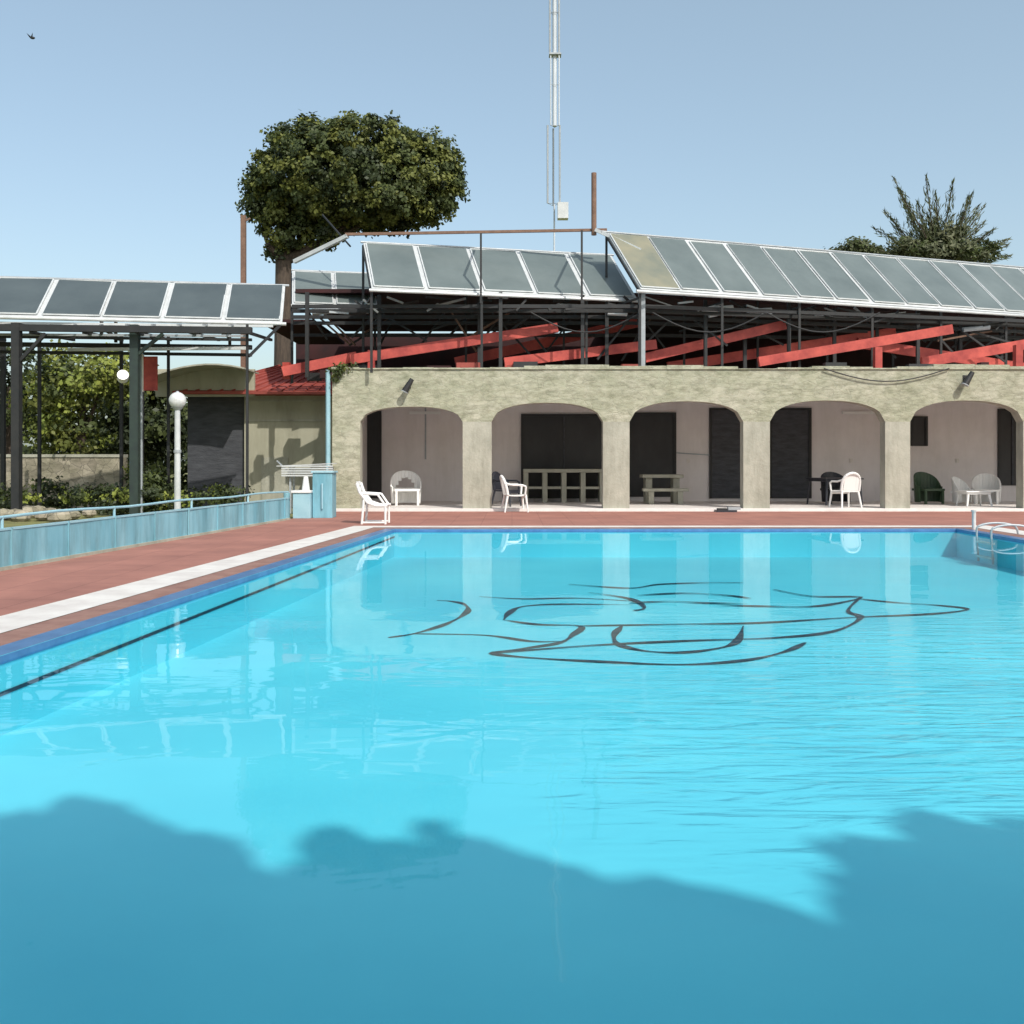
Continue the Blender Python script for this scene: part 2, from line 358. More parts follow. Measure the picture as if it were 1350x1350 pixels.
while xx<XR:
    w=random.uniform(0.5,1.1); e=min(xx+w,XR); wob=.035*math.sin(xx*.7)+.025*math.sin(xx*1.9)
    b.box(xx,e-0.004,YF-0.03-random.uniform(0,.015),YB+0.03,ZT,ZT+0.07+wob+random.uniform(-.012,.016),'stone'); xx=e
b.make('parapet_coping',arc,bevel=0.015)
b=B()
b.box(XL,XR,YF-0.10,YW,-0.02,0.07,'slab'); b.make('floor_slab',arc,bevel=0.01)
b=B(); b.box(XL,XR,YW,YW+0.2,0,3.3,'pink'); b.box(XL,XL+0.2,YB,YW,0.07,3.3,'pink'); b.make('back_wall',arc)
b=B(); b.box(XL,XR,YB,YW+4,3.1,3.35,'ceil'); b.make('roof_slab',arc)
def W(px): return (px-675)/F*YW
def Wz(py): return EYE+(HOR-py)/F*YW
b=B()
def opening(a,c,t,bt,mull=1,k='darkwall'):
    x0,x1,z0,z1=W(a),W(c),Wz(bt),Wz(t)
    b.box(x0,x1,YW-0.03,YW-0.002,z0,z1,k)
    fw=0.07
    b.box(x0-fw,x0,YW-0.07,YW-0.002,z0,z1+fw,'black'); b.box(x1,x1+fw,YW-0.07,YW-0.002,z0,z1+fw,'black')
    b.box(x0,x1,YW-0.07,YW-0.002,z1,z1+fw,'black')
    for i in range(1,mull+1):
        xm=x0+(x1-x0)*i/(mull+1); b.box(xm-.02,xm+.02,YW-0.06,YW-0.031,z0,z1,'slate')
opening(690,797,549,657,1); opening(830,888,547,655,0); opening(938,990,541,657,0,'slate')
opening(1017,1066,541,657,0,'slate'); opening(1203,1219,552,588,0); opening(470,500,545,657,0); opening(1318,1350,542,640,1)
opening(1420,1480,545,655,1)
b.make('doors_and_windows',arc)
b=B(); b.beam((W(891),YW-0.05,Wz(597)),(W(936),YW-0.05,Wz(600)),0.03,'grey'); b.box(W(560),W(562),YW-.02,YW-.003,1.3,3.0,'grey')
for px in(620,905,1120,1260): b.box(W(px),W(px)+.09,YW-.03,YW-.002,1.2,1.32,'white')
for px in(540,1110): b.box(W(px),W(px)+.9,YW-.06,YW-.002,2.62,2.70,'plastic')
b.tube((XL-0.12,YF+0.1,0),(XL-0.12,YF+0.1,3.5),0.06,'fence2'); b.make('pipes_and_switches',arc)

def flood(px,py):
    b=B(); c=Vector((X(px),YF,Z(py)))
    b.box(c.x-.05,c.x+.05,YF-0.02,YF,c.z-.08,c.z+.08,'black')
    b.tube(c+Vector((0,-.02,0)),c+Vector((0.02,-.16,0.02)),.02,'black')
    b.tube(c+Vector((.10,-.20,.14)),c+Vector((-.08,-.20,-.16)),.055,'black',r2=.085,n=14)
    b.tube(c+Vector((-.08,-.20,-.16)),c+Vector((-.09,-.20,-.18)),.095,'grey',n=14)
    return b.make('floodlight')
flood(539,508); flood(1272,499)
b=B(); pts=[]
for i in range(15):
    t=i/14; px=1085+165*t; py=486+ 17*math.sin(math.pi*t)
    pts.append(Vector((X(px),YF-0.07,Z(py))))
b.path(pts,0.016,'black',6); b.make('hanging_cable')

# ---------------------------------------------------------------- roof steelwork behind parapet
def back(x): return max(0,(x-3.2)*.36)      # collector row on the right recedes
def drop(px): return max(0,(px-845)/505*27)
rs=empty('roof_steelwork')
b=B()
b.box(-5.8,3.0,27.4,35.5,5.75,5.85,'maroon'); b.box(-7.6,22,36.0,36.2,3.3,5.75,'maroon'); b.box(-7.4,-5.8,30,35.5,5.3,5.4,'maroon')  # added roof slabs that keep the space below dark, plus back wall
b.hexa([(3.0,27.6,5.70),(22,34.3,5.70),(22,36,5.70),(3.0,36,5.70),(3.0,27.6,5.8),(22,34.3,5.8),(22,36,5.8),(3.0,36,5.8)],'maroon')
b.make('shade_roof',rs)
b=B()
reds=[((462,474),(735,432),26.2),((665,478),(865,454),26.5),((850,472),(1035,428),27.2),((1000,477),(1255,434),26.9),((1215,478),(1420,442),28.2),((372,490),(470,470),26.0),((600,478),(840,425),28.6),((880,484),(1180,438),29.0),((1130,452),(1350,485),29.4)]
for (a,c,y) in reds: b.beam(at(*a,y),at(*c,y+0.6),0.12,'red',h=0.25 if y<28 else .28)
for px,t in ((378,478),(490,462),(1157,458),(1342,455)): b.beam((at(px,0,26.3).x,26.3,3.35),(at(px,0,26.3).x,26.3,at(px,t,26.3).z),0.18,'red')
b.make('red_beams',rs)
b=B()
for i,px in enumerate([405,500,632,660,768,800,846,930,982,1040,1100,1156,1210,1266,1320,1365]):
    y=25.85+0.4*(i%3); y+=back(at(px,0,y).x)*1.25; x=at(px,0,y).x; b.beam((x,y,3.35),(x,y,5.5),0.09 if px!=846 else 0.16,'black' if px!=846 else 'grey')
for py,y in((404,25.9),(410,26.2),(418,26.8),(426,27.5),(442,28.8)):
    b.beam(at(385,py,y),at(850,py,y),0.09,'black'); b.beam(at(850,py,y),at(1420,py+(22 if py<430 else 8),y+4.2),0.09,'black')
rr=random.Random(5)
for i in range(46):
    px=rr.uniform(400,1350); y=rr.uniform(26,29)+back(at(px,0,26).x); d=rr.choice((-1,1))*rr.uniform(25,75); p0=rr.uniform(400,418)+drop(px)*.8
    b.beam(at(px,p0,y),at(px+d,rr.uniform(434,478),y+rr.uniform(-.4,.4)),0.05,rr.choice(['black','black','black','black','rust']))
for i in range(46):
    px=rr.uniform(385,1350); y=rr.uniform(25.8,26.6)+back(at(px,0,26).x); L_=rr.uniform(12,50); dd=drop(px)+(8 if px>500 else 12)
    b.beam(at(px,rr.uniform(382,402)+dd,y),at(px+L_,rr.uniform(384,402)+dd,y+back(.04*L_+3.2)*.5),rr.uniform(.03,.06),rr.choice(['black','grey','alu','black','black']))
for i in range(34):
    px=rr.uniform(385,1350); y=rr.uniform(25.9,27.0); w_=rr.uniform(.2,.9); x=at(px,0,y).x; h_=rr.uniform(.1,.45)
    b.box(x,x+w_,y,y+.25,3.35,3.35+h_,rr.choice(['black','darkwall','maroon','darkwall','redroof']))
for i in range(10):
    px=rr.uniform(400,1350); y=rr.uniform(26.2,26.6)+back(at(px,0,26).x); p=at(px,rr.uniform(403,412)+drop(px),y); b.tube(p,p+Vector((rr.uniform(.4,.9),.05,rr.uniform(-.1,.1))),rr.uniform(.06,.12),rr.choice(['grey','alu','black']))
for (x0_,x1_) in((860,1010),(700,845),(1010,1160)):
    pts=[at(x0_+(x1_-x0_)*t/10,412+26*math.sin(math.pi*t/10),25.9) for t in range(11)]; b.path(pts,.018,'black',5)
b.make('black_frames',rs)
b=B()
b.beam(at(455,309,27.0),at(800,303,27.6),0.07,'rust'); b.tube(at(783,310,27.5),at(783,228,27.5),0.07,'rust')
b.beam(at(634,308,25.4),at(634,400,25.4),0.05,'black'); b.beam(at(767,305,25.4),at(767,400,25.4),0.05,'black')
b.beam(at(634,309,27.2),at(634,309,25.4),0.05,'black'); b.beam(at(767,305,27.2),at(767,305,25.4),0.05,'black')
b.beam(at(458,311,27.0),at(388,345,27.8),0.10,'alu'); b.beam(at(425,283,28.2),at(462,325,27.2),0.035,'black')
b.beam(at(785,303,27.4),at(845,330,27.0),0.09,'alu')
b.make('top_rail',rs)

# ---------------------------------------------------------------- solar collector rows
def row(A,Bp,C,D,n,gl,gap=0.10,legs=None,first=None):
    b=B(); A,Bp,C,D=map(Vector,(A,Bp,C,D))
    nrm=(Bp-A).cross(C-A).normalized()
    if nrm.y>0: nrm=-nrm
    def pt(u,v,o=0): return (A.lerp(Bp,u)).lerp(C.lerp(D,u),v)+nrm*o
    b.hexa([pt(0,0,-.06),pt(1,0,-.06),pt(1,0,0),pt(0,0,0),pt(0,1,-.06),pt(1,1,-.06),pt(1,1,0),pt(0,1,0)],'alu')
    for i in range(n):
        u0=(i+gap/2+rng.uniform(-.03,.03))/n; u1=(i+1-gap/2+rng.uniform(-.03,.03))/n
        k=gl if not(first and i==0) else first
        o=0.03+rng.uniform(0,.02); v0=.03+rng.uniform(0,.02); v1=.97-rng.uniform(0,.02)
        b.hexa([pt(u0,v0,.004),pt(u1,v0,.004),pt(u1,v0,o),pt(u0,v0,o),pt(u0,v1,.004),pt(u1,v1,.004),pt(u1,v1,o+rng.uniform(-.02,.02)),pt(u0,v1,o)],k)
        for (ua,va,ub,vb) in((u0,v0,u1,v0),(u0,v1,u1,v1),(u0,v0,u0,v1),(u1,v0,u1,v1)):
            b.beam(pt(ua,va,.03),pt(ub,vb,.03),0.03,'alu')
    b.tube(pt(-.01,-.04,0),pt(1.01,-.04,0),.04,'alu'); b.tube(pt(-.01,1.02,0),pt(1.01,1.02,0),.03,'grey')
    for i in range(0,n+1,2):
        u=i/n; p=pt(u,0,-.08); q=pt(u,1,-.08)
        b.beam(p,q,.06,'black'); bz=legs
        b.beam(p,(p.x,p.y,bz),.06,'black'); b.beam(q,(q.x,q.y,bz),.06,'black'); b.beam((p.x,p.y,p.z-.15),(q.x,q.y,p.z-.15),.05,'black')
    return b.make('solar_panel_array')
def rowdir(px,py,Y,ang,length,zt,back_,n,gl,legs,first=None,pre=0):
    a=math.radians(ang); A=at(px,py,Y); d=Vector((math.cos(a),math.sin(a),0)); up=Vector((-math.sin(a)*back_,math.cos(a)*back_,zt-A.z))
    A=A-d*pre; Bp=A+d*(length+pre); return row(A,Bp,A+up,Bp+up,n,gl,legs=legs,first=first)
rowdir(845,381,25.5,20,16.5,7.33,1.95,14,'glass2',3.3,first='glass3')
rowdir(490,380,25.0,14,6.9,6.98,2.0,5,'glass2',3.4)
rowdir(385,401,27.0,12,2.3,6.55,1.6,2,'glass2',3.3)
rowdir(372,425,23.0,10,0.0,5.42,1.5,7,'glass',4.0,pre=9.0)

# ---------------------------------------------------------------- left steel canopy
b=B()
yc=22.0
for py,y,w in((434,yc,.14),(446,yc+.6,.06),(456,yc+1.4,.10),(466,yc+2.1,.07)):
    b.beam(at(-150,py-4,y),at(332,py+2,y),w,'black')
for px in(-130,-60,40,110,180,250,326): b.beam(at(px,438,yc),(at(px,438,yc).x,yc+2.2,4.1),.06,'black')
for px,y,k,w in((22,22,'black',.17),(178,22.3,'greenpost',.18),(326,22.2,'black',.05),(-120,22,'black',.2)):
    x=at(px,0,y).x; b.beam((x,y,-.03),(x,y,4.2),w,k)
for px,w in ((4,.10),(52,.07),(160,.07),(222,.06)): 
    x=at(px,0,25).x; b.beam((x,25,-.03),(x,25,4.3),w,'black')
b.beam(at(178,470,22.3),at(215,440,22.3),.07,'greenpost'); b.beam(at(22,480,22),at(60,440,22),.07,'black')
b.beam(at(328,470,22.2),at(372,426,23),.05,'black')
for px in range(-140,330,34):
    p=at(px,428,22.1); b.beam(p,(p.x-.1,p.y+1.6,p.z+.2),.04,'grey')
b.beam(at(-150,424,21.9),at(360,430,22.6),.05,'alu'); b.beam(at(90,461,23.2),at(326,459,23.2),.07,'alu')
b.beam(at(-150,440,22.4),at(326,443,22.4),.05,'grey')
b.tube(at(162,499,22.25),at(162,494,22.1),.12,'plastic',n=14); b.beam(at(178,497,22.3),at(162,497,22.25),.04,'black')
b.make('steel_canopy')

hs=empty('changing_room_building')
b=B(); y=28.5
x0,x1=at(322,0,y).x,-4.75
b.box(x0,x1,y,y+5,-.03,3.1,'cream'); b.box(at(245,0,y).x,x0,y+.15,y+5,-.03,3.1,'slate')
b.make('walls',hs)
b=B()
for i,pz in enumerate((2.35,2.9)): b.box(x0+.02,x1,y-.03,y-.002,pz,pz+.05,'conc')
b.box(at(345,0,y).x,at(380,0,y).x,y-.04,y-.003,0,1.35,'conc')
b.make('trim',hs)
b=B()
e0,e1=at(243,0,y).x-.1,-4.5
ez=at(0,516,27.9).z
b.hexa([(e0,27.8,ez-.08),(e1,27.8,ez-.08),(e1,34,ez-.08),(e0,34,ez-.08),(e0,27.8,ez),(e1,27.8,ez),(e1-.2,31,ez+1.0),(e0+2.2,31,ez+1.0)],'redroof')
for i in range(14):
    xa=e0+.3+(e1-e0-.4)*i/13; b.beam((xa,27.79,ez+.015),(e0+2.2+(e1-.2-e0-2.2)*i/13,31,ez+1.015),.03,'redroof',h=.04)
b.make('red_roof',hs)
b=B()
pts=[]
for i in range(9):
    t=i/8; pts.append((at(198,0,27.5).x+t*2.7, 3.25+.55*math.sin(t*math.pi*.62+.25)))
for (xa,za),(xb,zb) in zip(pts[:-1],pts[1:]): b.hexa([(xa,26.8,za-.04),(xb,26.8,zb-.04),(xb,28.4,zb-.04),(xa,28.4,za-.04),(xa,26.8,za),(xb,26.8,zb),(xb,28.4,zb),(xa,28.4,za)],'conc')
b.box(pts[0][0],pts[-1][0],27.9,28.0,3.0,3.75,'cream'); b.beam((pts[0][0],26.9,0),(pts[0][0],26.9,3.4),.08,'black')
b.make('awning',hs)
b=B(); p=at(190,515,24); q=at(208,470,24)
b.box(p.x,q.x,23.96,24.0,p.z,q.z,'red'); b.box(p.x-.12,p.x,23.95,24.01,p.z-.03,q.z+.05,'white'); b.beam((p.x-.06,23.98,0),(p.x-.06,23.98,q.z+.1),.06,'grey'); b.make('red_sign')
b=B(); b.beam((at(321,0,30).x,30,0),(at(321,0,30).x,30,at(321,284,30).z),.14,'rust'); b.beam(at(321,292,30),at(330,288,30),.05,'rust'); b.make('wooden_pole')

# ---------------------------------------------------------------- low blue fence wall
b=B()
A=Vector((-6.79+.096*-3,-3)); E=Vector((-4.72,21.6)); d=(E-A).normalized(); n=Vector((-d.y,d.x)); Lf=(E-A).length
def fp(t,o,z): q=A+d*t+n*o; return Vector((q.x,q.y,z))
t=0
while t<Lf-.1:
    e=min(t+1.22,Lf); r=rng.uniform(-.01,.01)
    b.hexa([fp(t+.01,-.02+r,.03),fp(e-.01,-.02-r,.03),fp(e-.01,.02-r,.03),fp(t+.01,.02+r,.03),fp(t+.01,-.02+r,.44),fp(e-.01,-.02-r,.44),fp(e-.01,.02-r,.44),fp(t+.01,.02+r,.44)],'fence')
    b.beam(fp(t,-.03,0),fp(t,-.03,.47),.022,'fence'); t=e
b.beam(fp(0,0,.02),fp(Lf,0,.02),.10,'conc',h=.04)
b.beam(fp(0,0,.455),fp(Lf,0,.455),.06,'fence2',h=.025)
t=1.5
while t<Lf:
    b.tube(fp(t,.0,.46),fp(t,.0,.60),.018,'fence2'); t+=2.6
pr=None; t=0
while t<=Lf:
    q=fp(t,0,.595+.012*math.sin(t*1.7)); 
    if pr is not None: b.tube(pr,q,.018,'fence2')
    pr=q; t+=.65
b.make('blue_fence_wall')

b=B(); y=20.6; c=at(234,528,y); x=c.x
b.tube((x,y,-.03),(x,y,.25),.11,'alu',r2=.09,n=14); b.tube((x,y,.25),(x,y,c.z-.17),.065,'alu',r2=.055,n=14)
b.tube((x,y,c.z-.19),(x,y,c.z-.13),.07,'grey',r2=.12,n=14); b.ball((x,y,c.z),.17,'lampglass',24,16); b.tube((x,y,c.z+.15),(x,y,c.z+.19),.05,'grey',r2=.02)
b.tube((x,y,1.4),(x,y,1.46),.075,'grey',n=14)
b.make('globe_lamp_post')

# ---------------------------------------------------------------- furniture
def chair(loc,rot,k='plastic',solid=False):
    b=B(); w=.25
    for i in range(6):
        y0=-.24+i*.08; y1=y0+.08; f=lambda y_: .43-.02*math.cos(y_/.24*1.3)
        b.hexa([(-w,y0,f(y0)-.025),(w,y0,f(y0)-.025),(w,y1,f(y1)-.025),(-w,y1,f(y1)-.025),(-w,y0,f(y0)),(w,y0,f(y0)),(w,y1,f(y1)),(-w,y1,f(y1))],k)
    b.box(-w,w,-.25,-.235,.34,.43,k)
    for sx in(-1,1):
        b.tube((sx*.24,-.22,.42),(sx*.28,-.27,0),.03,k,r2=.02); b.tube((sx*.23,.22,.42),(sx*.28,.30,0),.03,k,r2=.02)
        b.path([(sx*.27,-.20,.43),(sx*.29,-.22,.62),(sx*.30,-.12,.66),(sx*.29,.12,.66),(sx*.25,.27,.70)],.024,k)
    arcp=[]
    for i in range(13):
        t=math.pi*i/12; arcp.append((-.25*math.cos(t),.25+.09*math.sin(t),.58+.29*math.sin(t)**.8))
    b.path([(-.25,.22,.42)]+arcp+[(.25,.22,.42)],.036,k)
    for i in range(1,6):
        xx=-.25+.5*i/6; h=.58+.28*math.sqrt(max(0,1-(xx/.25)**2))**.8
        b.beam((xx,.24,.43),(xx*.98,.32,h),.055 if not solid else .088,k,h=.012,up=(0,1,0))
    return b.make('plastic_chair',loc=loc,rot=rot)
def tbl(loc,rot,k='plastic',w=.8,h=.72):
    b=B(); b.box(-w/2,w/2,-w/2,w/2,h-.035,h,k); b.box(-w/2+.04,w/2-.04,-w/2+.04,w/2-.04,h-.09,h-.035,k)
    for sx in(-1,1):
        for sy in(-1,1): b.tube((sx*(w/2-.08),sy*(w/2-.08),h-.09),(sx*(w/2-.03),sy*(w/2-.03),0),.035,k,r2=.025)
    return b.make('plastic_table',loc=loc,rot=rot,bevel=.01)
def G2(px,Y,z=.07): return Vector(((px-675)/F*Y,Y,z))
chair(G2(679,25.0,0.0),math.radians(100))
chair(G2(668,26.6),math.radians(60),'darkpl',True)
def tub(loc,rot,k='plastic',hole=True,sc=1.0):
    b=B(); n=16
    def ringp(i,ro,z): 
        t=math.pi*(-.12+1.24*i/n); return Vector((-ro*math.cos(t),ro*.85*math.sin(t)-.05,z))
    hi=lambda j:.48+.40*max(0,math.sin(math.pi*(-.12+1.24*j/n)))**.6
    for i in range(n):
        c0,c1=ringp(i,.40,hi(i)),ringp(i+1,.40,hi(i+1))
        if hole and 5<=i<=10:
            z0=.44; z1=.44+.26*math.sin(math.pi*(i-4.5)/6.5); b.hexa([ringp(i,.37,.05),ringp(i+1,.37,0.05),ringp(i+1,.33,.05),ringp(i,.33,.05),ringp(i,.38,z0),ringp(i+1,.38,z0),ringp(i+1,.34,z0),ringp(i,.34,z0)],k)
            b.hexa([ringp(i,.385,z1),ringp(i+1,.385,z1),ringp(i+1,.345,z1),ringp(i,.345,z1),c0,c1,ringp(i+1,.36,hi(i+1)),ringp(i,.36,hi(i))],k)
        else: b.hexa([ringp(i,.37,.05),ringp(i+1,.37,.05),ringp(i+1,.33,.05),ringp(i,.33,.05),c0,c1,ringp(i+1,.36,hi(i+1)),ringp(i,.36,hi(i))],k)
    b.box(-.32,.32,-.34,.22,.36,.42,k); b.box(-.30,-.24,-.34,-.28,0,.36,k); b.box(.24,.30,-.34,-.28,0,.36,k)
    o=b.make('plastic_armchair',loc=loc,rot=rot,bevel=.008); o.scale=(sc,sc,sc); return o
tub(G2(535,27.2),math.radians(12),sc=1.05)
tbl(G2(1100,27.5),.2,'darkpl',w=1.1)
chair(G2(1114,25.8),math.radians(195),solid=True)
tub(G2(1100,28.3),math.radians(10),'darkpl',hole=False)
tub(G2(1222,28.2),math.radians(15),'green',hole=False)
tub(G2(1268,27.9),math.radians(40),'plastic',hole=False,sc=.85); tub(G2(1300,28.2),math.radians(-20),'plastic',hole=False,sc=.95); tbl(G2(1284,26.7),0,'plastic',w=.7,h=.4)
b=B(); x0,x1=W(690)*.97,W(797)*.97; y=29.0
b.box(x0,x1,y,y+.7,.92,1.02,'conc')
for i in range(5):
    xx=x0+(x1-x0-.14)*i/4; b.box(xx,xx+.14,y+.05,y+.65,.07,.92,'conc')
b.box(x0+.14,x1-.14,y+.08,y+.6,.45,.52,'conc'); b.make('masonry_counter',bevel=.01)
b=B(); x0,x1=W(846)*.95,W(900)*.95; y=28.3
b.box(x0,x1,y,y+.7,.78,.87,'conc'); b.box(x0+.1,x0+.28,y+.1,y+.6,.07,.78,'conc'); b.box(x1-.28,x1-.1,y+.1,y+.6,.07,.78,'conc')
b.box(x0-.05,x1+.05,y-.55,y-.25,.42,.5,'conc'); b.box(x0+.1,x0+.25,y-.5,y-.3,.07,.42,'conc'); b.box(x1-.25,x1-.1,y-.5,y-.3,.07,.42,'conc'); b.make('stone_picnic_table',bevel=.01)
b=B(); c=G2(957,24.9,0); b.box(c.x-.25,c.x+.25,24.8,25.1,0,.05,'darkpl'); b.box(c.x+.05,c.x+.35,24.85,25.0,.05,.12,'grey'); b.box(c.x-.2,c.x+.02,24.83,25.02,.05,.09,'black'); b.make('pool_net_frame')

def ladder(c,dirx,name='pool_ladder'):
    b=B()
    d=Vector((dirx[0],dirx[1],0)).normalized(); s=Vector((-d.y,d.x,0))
    for sg in(-.28,.28):
        base=Vector(c)+s*sg
        pts=[base-d*.50,base-d*.48+Vector((0,0,.08))]
        for i in range(9):
            t=math.pi*(1-i/8); pts.append(base-d*.14+d*(.33*math.cos(t))+Vector((0,0,.10+.09*math.sin(t))))
        pts+= [base+d*.19+Vector((0,0,.0)),base+d*.16+Vector((0,0,-.45))]
        b.path(pts,.018,'grey'); 
    for z in(-.12,-.36): b.beam(Vector(c)+d*.17+s*-.28+Vector((0,0,z)),Vector(c)+d*.17+s*.28+Vector((0,0,z)),.08,'alu',h=.03)
    return b.make(name)
ladder((7.98,16.9,0),(-1,0.03))
b=B()
o=gnd(497,690)
def q(a,y_,z): return Vector((o.x+a,o.y+y_,z))
for y_ in(-.28,.28):
    b.path([q(-.36,y_,.80),q(-.30,y_,.62),q(-.15,y_,.42),q(.02,y_,.36),q(.24,y_,.36)],.028,'plastic')
    b.path([q(.20,y_,.36),q(.20,y_,.0)],.024,'plastic'); b.path([q(-.22,y_,.48),q(-.26,y_,.0)],.024,'plastic'); b.path([q(-.26,y_,.03),q(.2,y_,.03)],.02,'plastic')
    b.path([q(-.28,y_,.60),q(.05,y_,.58),q(.2,y_,.36)],.022,'plastic')
prof=[(-.37,.82),(-.30,.62),(-.22,.50),(-.15,.42),(-.05,.38),(.02,.36),(.13,.36),(.24,.36)]
for (a,z),(a2,z2) in zip(prof[:-1],prof[1:]):
    for j in range(2):
        u=j/2; v=u+.38; aa=a+(a2-a)*u; ab=a+(a2-a)*v; za=z+(z2-z)*u; zb=z+(z2-z)*v
        b.hexa([q(aa,-.27,za),q(ab,-.27,zb),q(ab,.27,zb),q(aa,.27,za),q(aa,-.27,za+.015),q(ab,-.27,zb+.015),q(ab,.27,zb+.015),q(aa,.27,za+.015)],'plastic')
b.make('deck_lounge_chair')
b=B(); p=gnd(1284,698); b.tube(p,p+Vector((0,0,.32)),.035,'alu'); b.tube(p+Vector((0,0,.32)),p+Vector((0,0,.35)),.05,'alu'); b.make('short_deck_post')
b=B(); y=22.2
def pc(px,py): return at(px,py,y)
b.box(pc(412,0).x,pc(438,0).x,y,y+.5,0,.98,'fence'); b.box(pc(410,0).x,pc(440,0).x,y-.03,y+.53,.98,1.02,'fence2')
b.box(pc(388,0).x,pc(411,0).x,y-.15,y+.4,0,.55,'fence2'); b.box(pc(386,0).x,pc(412,0).x,y-.18,y+.43,.55,.60,'plastic')
b.tube(pc(378,0)*1.0+Vector((0,0,-pc(378,0).z)),(pc(378,0).x,y,.55),.07,'fence',n=12)
b.tube((pc(402,0).x,y+.1,.6),(pc(402,0).x,y+.1,.9),.09,'plastic',r2=.05,n=12); b.tube((pc(425,0).x,y-.03,.2),(pc(425,0).x,y-.03,.75),.02,'fence2')
b.make('pump_cabinet',bevel=.008)
b=B(); y=24.2
x0,x1=at(366,0,y).x,at(440,0,y).x
for i in range(6): b.beam((x0+.15*i/6,y-.1+i*.1,1.12),(x1,y-.1+i*.1,1.18),.07,'alu',h=.02)
for i in range(5): b.box(x0+.12,x1,y-.14,y-.11,.88+i*.055,.915+i*.055,'alu')
for xx in(x0+.3,x1-.1): b.beam((xx,y,0),(xx,y,1.1),.05,'grey'); b.beam((xx,y+.4,0),(xx,y+.4,1.1),.05,'grey')
b.beam((x0-.02,y,1.25),(x0+.3,y,.95),.03,'grey'); b.make('slatted_bench')

# ---------------------------------------------------------------- mast
b=B(); y=60.
def mp_(px,py): return at(px,py,y)
def lattice(xa,xb,ya,yb,r,step,k):
    x0,x1=mp_(xa,0).x,mp_(xb,0).x; z0,z1=mp_(0,yb).z,mp_(0,ya).z; w=x1-x0
    c=[(x0,y),(x1,y),((x0+x1)/2,y+w*.86)]
    for (cx,cy) in c: b.tube((cx,cy,z0),(cx,cy,z1),r,k,n=6)
    z=z0; 
    while z<z1:
        for i in range(3):
            a,c2=c[i],c[(i+1)%3]; b.tube((a[0],a[1],z),(c2[0],c2[1],z),r*.3,k,n=4)
        z+=step
lattice(725,737,-12,70,.06,2.4,'grey'); lattice(726,737,72,165,.04,2.4,'mast'); lattice(722,738,165,268,.055,4.6,'grey')
b.box(mp_(724,0).x,mp_(740,0).x,y-.1,y+.5,mp_(0,72).z,mp_(0,70).z,'grey'); 
b.box(mp_(735,0).x,mp_(749,0).x,y-.3,y+.3,mp_(0,289).z,mp_(0,268).z,'alu'); b.tube((mp_(731,0).x,y+.3,0),(mp_(731,0).x,y+.3,mp_(0,268).z),.05,'mast')
b.tube((mp_(726,0).x+.24,y+.2,mp_(0,165).z),(mp_(726,0).x+.24,y+.2,mp_(0,-12).z),.13,'mast',n=10)
b.make('antenna_mast')
b=B(); c=at(43,50,45); b.ball(c,.07,'black',8,6,(1.6,1,.8)); b.face([c,c+Vector((.05,.3,.12)),c+Vector((-.12,.02,0))],'black'); b.face([c,c+Vector((-.12,-.02,0)),c+Vector((-.18,-.2,.14))],'black')
b.face([c,c+Vector((.05,-.1,.2)),c+Vector((-.12,.02,0))],'black'); b.make('bird')

# ---------------------------------------------------------------- foliage
def leaves_mesh(name,pos,nor,size,mi,mats,parent=None,aspect=1.5,axis=None):
    n=len(pos)
    if axis is None: a=np.cross(nor,rng.normal(size=(n,3)))
    else: a=axis.copy()
    a/=np.linalg.norm(a,axis=1)[:,None]+1e-9
    c=np.cross(nor,a); c/=np.linalg.norm(c,axis=1)[:,None]+1e-9
    s=size[:,None]; a=a*s*aspect*.5; c=c*s*.5
    v=np.empty((n,4,3)); v[:,0]=pos-a; v[:,1]=pos-c; v[:,2]=pos+a; v[:,3]=pos+c
    me=bpy.data.meshes.new(name); me.vertices.add(n*4); me.vertices.foreach_set('co',v.reshape(-1))
    me.loops.add(n*4); me.loops.foreach_set('vertex_index',np.arange(n*4,dtype=np.int32))
    me.polygons.add(n); me.polygons.foreach_set('loop_start',np.arange(0,n*4,4,dtype=np.int32))
    me.polygons.foreach_set('loop_total',np.full(n,4,dtype=np.int32))
    for k in mats: me.materials.append(M[k])
    me.polygons.foreach_set('material_index',mi.astype(np.int32)); me.update(calc_edges=True); me.validate()
    o=bpy.data.objects.new(name,me); S.collection.objects.link(o)
    if parent: o.parent=parent
    return o
def blob(ells,nclump,per,cr_,leaf,mats,probs,shell=(.72,1.03),flat=0.7):
    vol=np.array([e[3]*e[4]+e[4]*e[5]+e[3]*e[5] for e in ells]); pr=vol/vol.sum()
    Pp=[];Nn=[];Mi=[];Sz=[]
    for i in range(nclump):
        e=ells[rng.choice(len(ells),p=pr)]; d=rng.normal(size=3); d/=np.linalg.norm(d)
        rad=rng.uniform(*shell) if rng.random()<.85 else rng.uniform(.2,.7)
        c=np.array(e[:3])+d*np.array(e[3:])*rad
        g=np.clip(rng.normal(size=(per,3)),-1.7,1.7)
        p=c+g*cr_*np.array([1,1,flat])*rng.uniform(.6,1.2)
        nn=d*0.9+np.array([0,0,.35])+rng.normal(size=(per,3))*.6; nn/=np.linalg.norm(nn,axis=1)[:,None]
        Pp.append(p);Nn.append(nn);Mi.append(np.full(per,rng.choice(len(mats),p=probs)));Sz.append(rng.uniform(.6,1.25,per)*leaf)
    return np.concatenate(Pp),np.concatenate(Nn),np.concatenate(Sz),np.concatenate(Mi)
def el(px,py,Y,rx,rz,ry=None,dy=0):
    p=at(px,py,Y); return (p.x,p.y+dy,p.z,rx,ry or rx,rz)
T=empty('round_crown_tree'); Y=38.
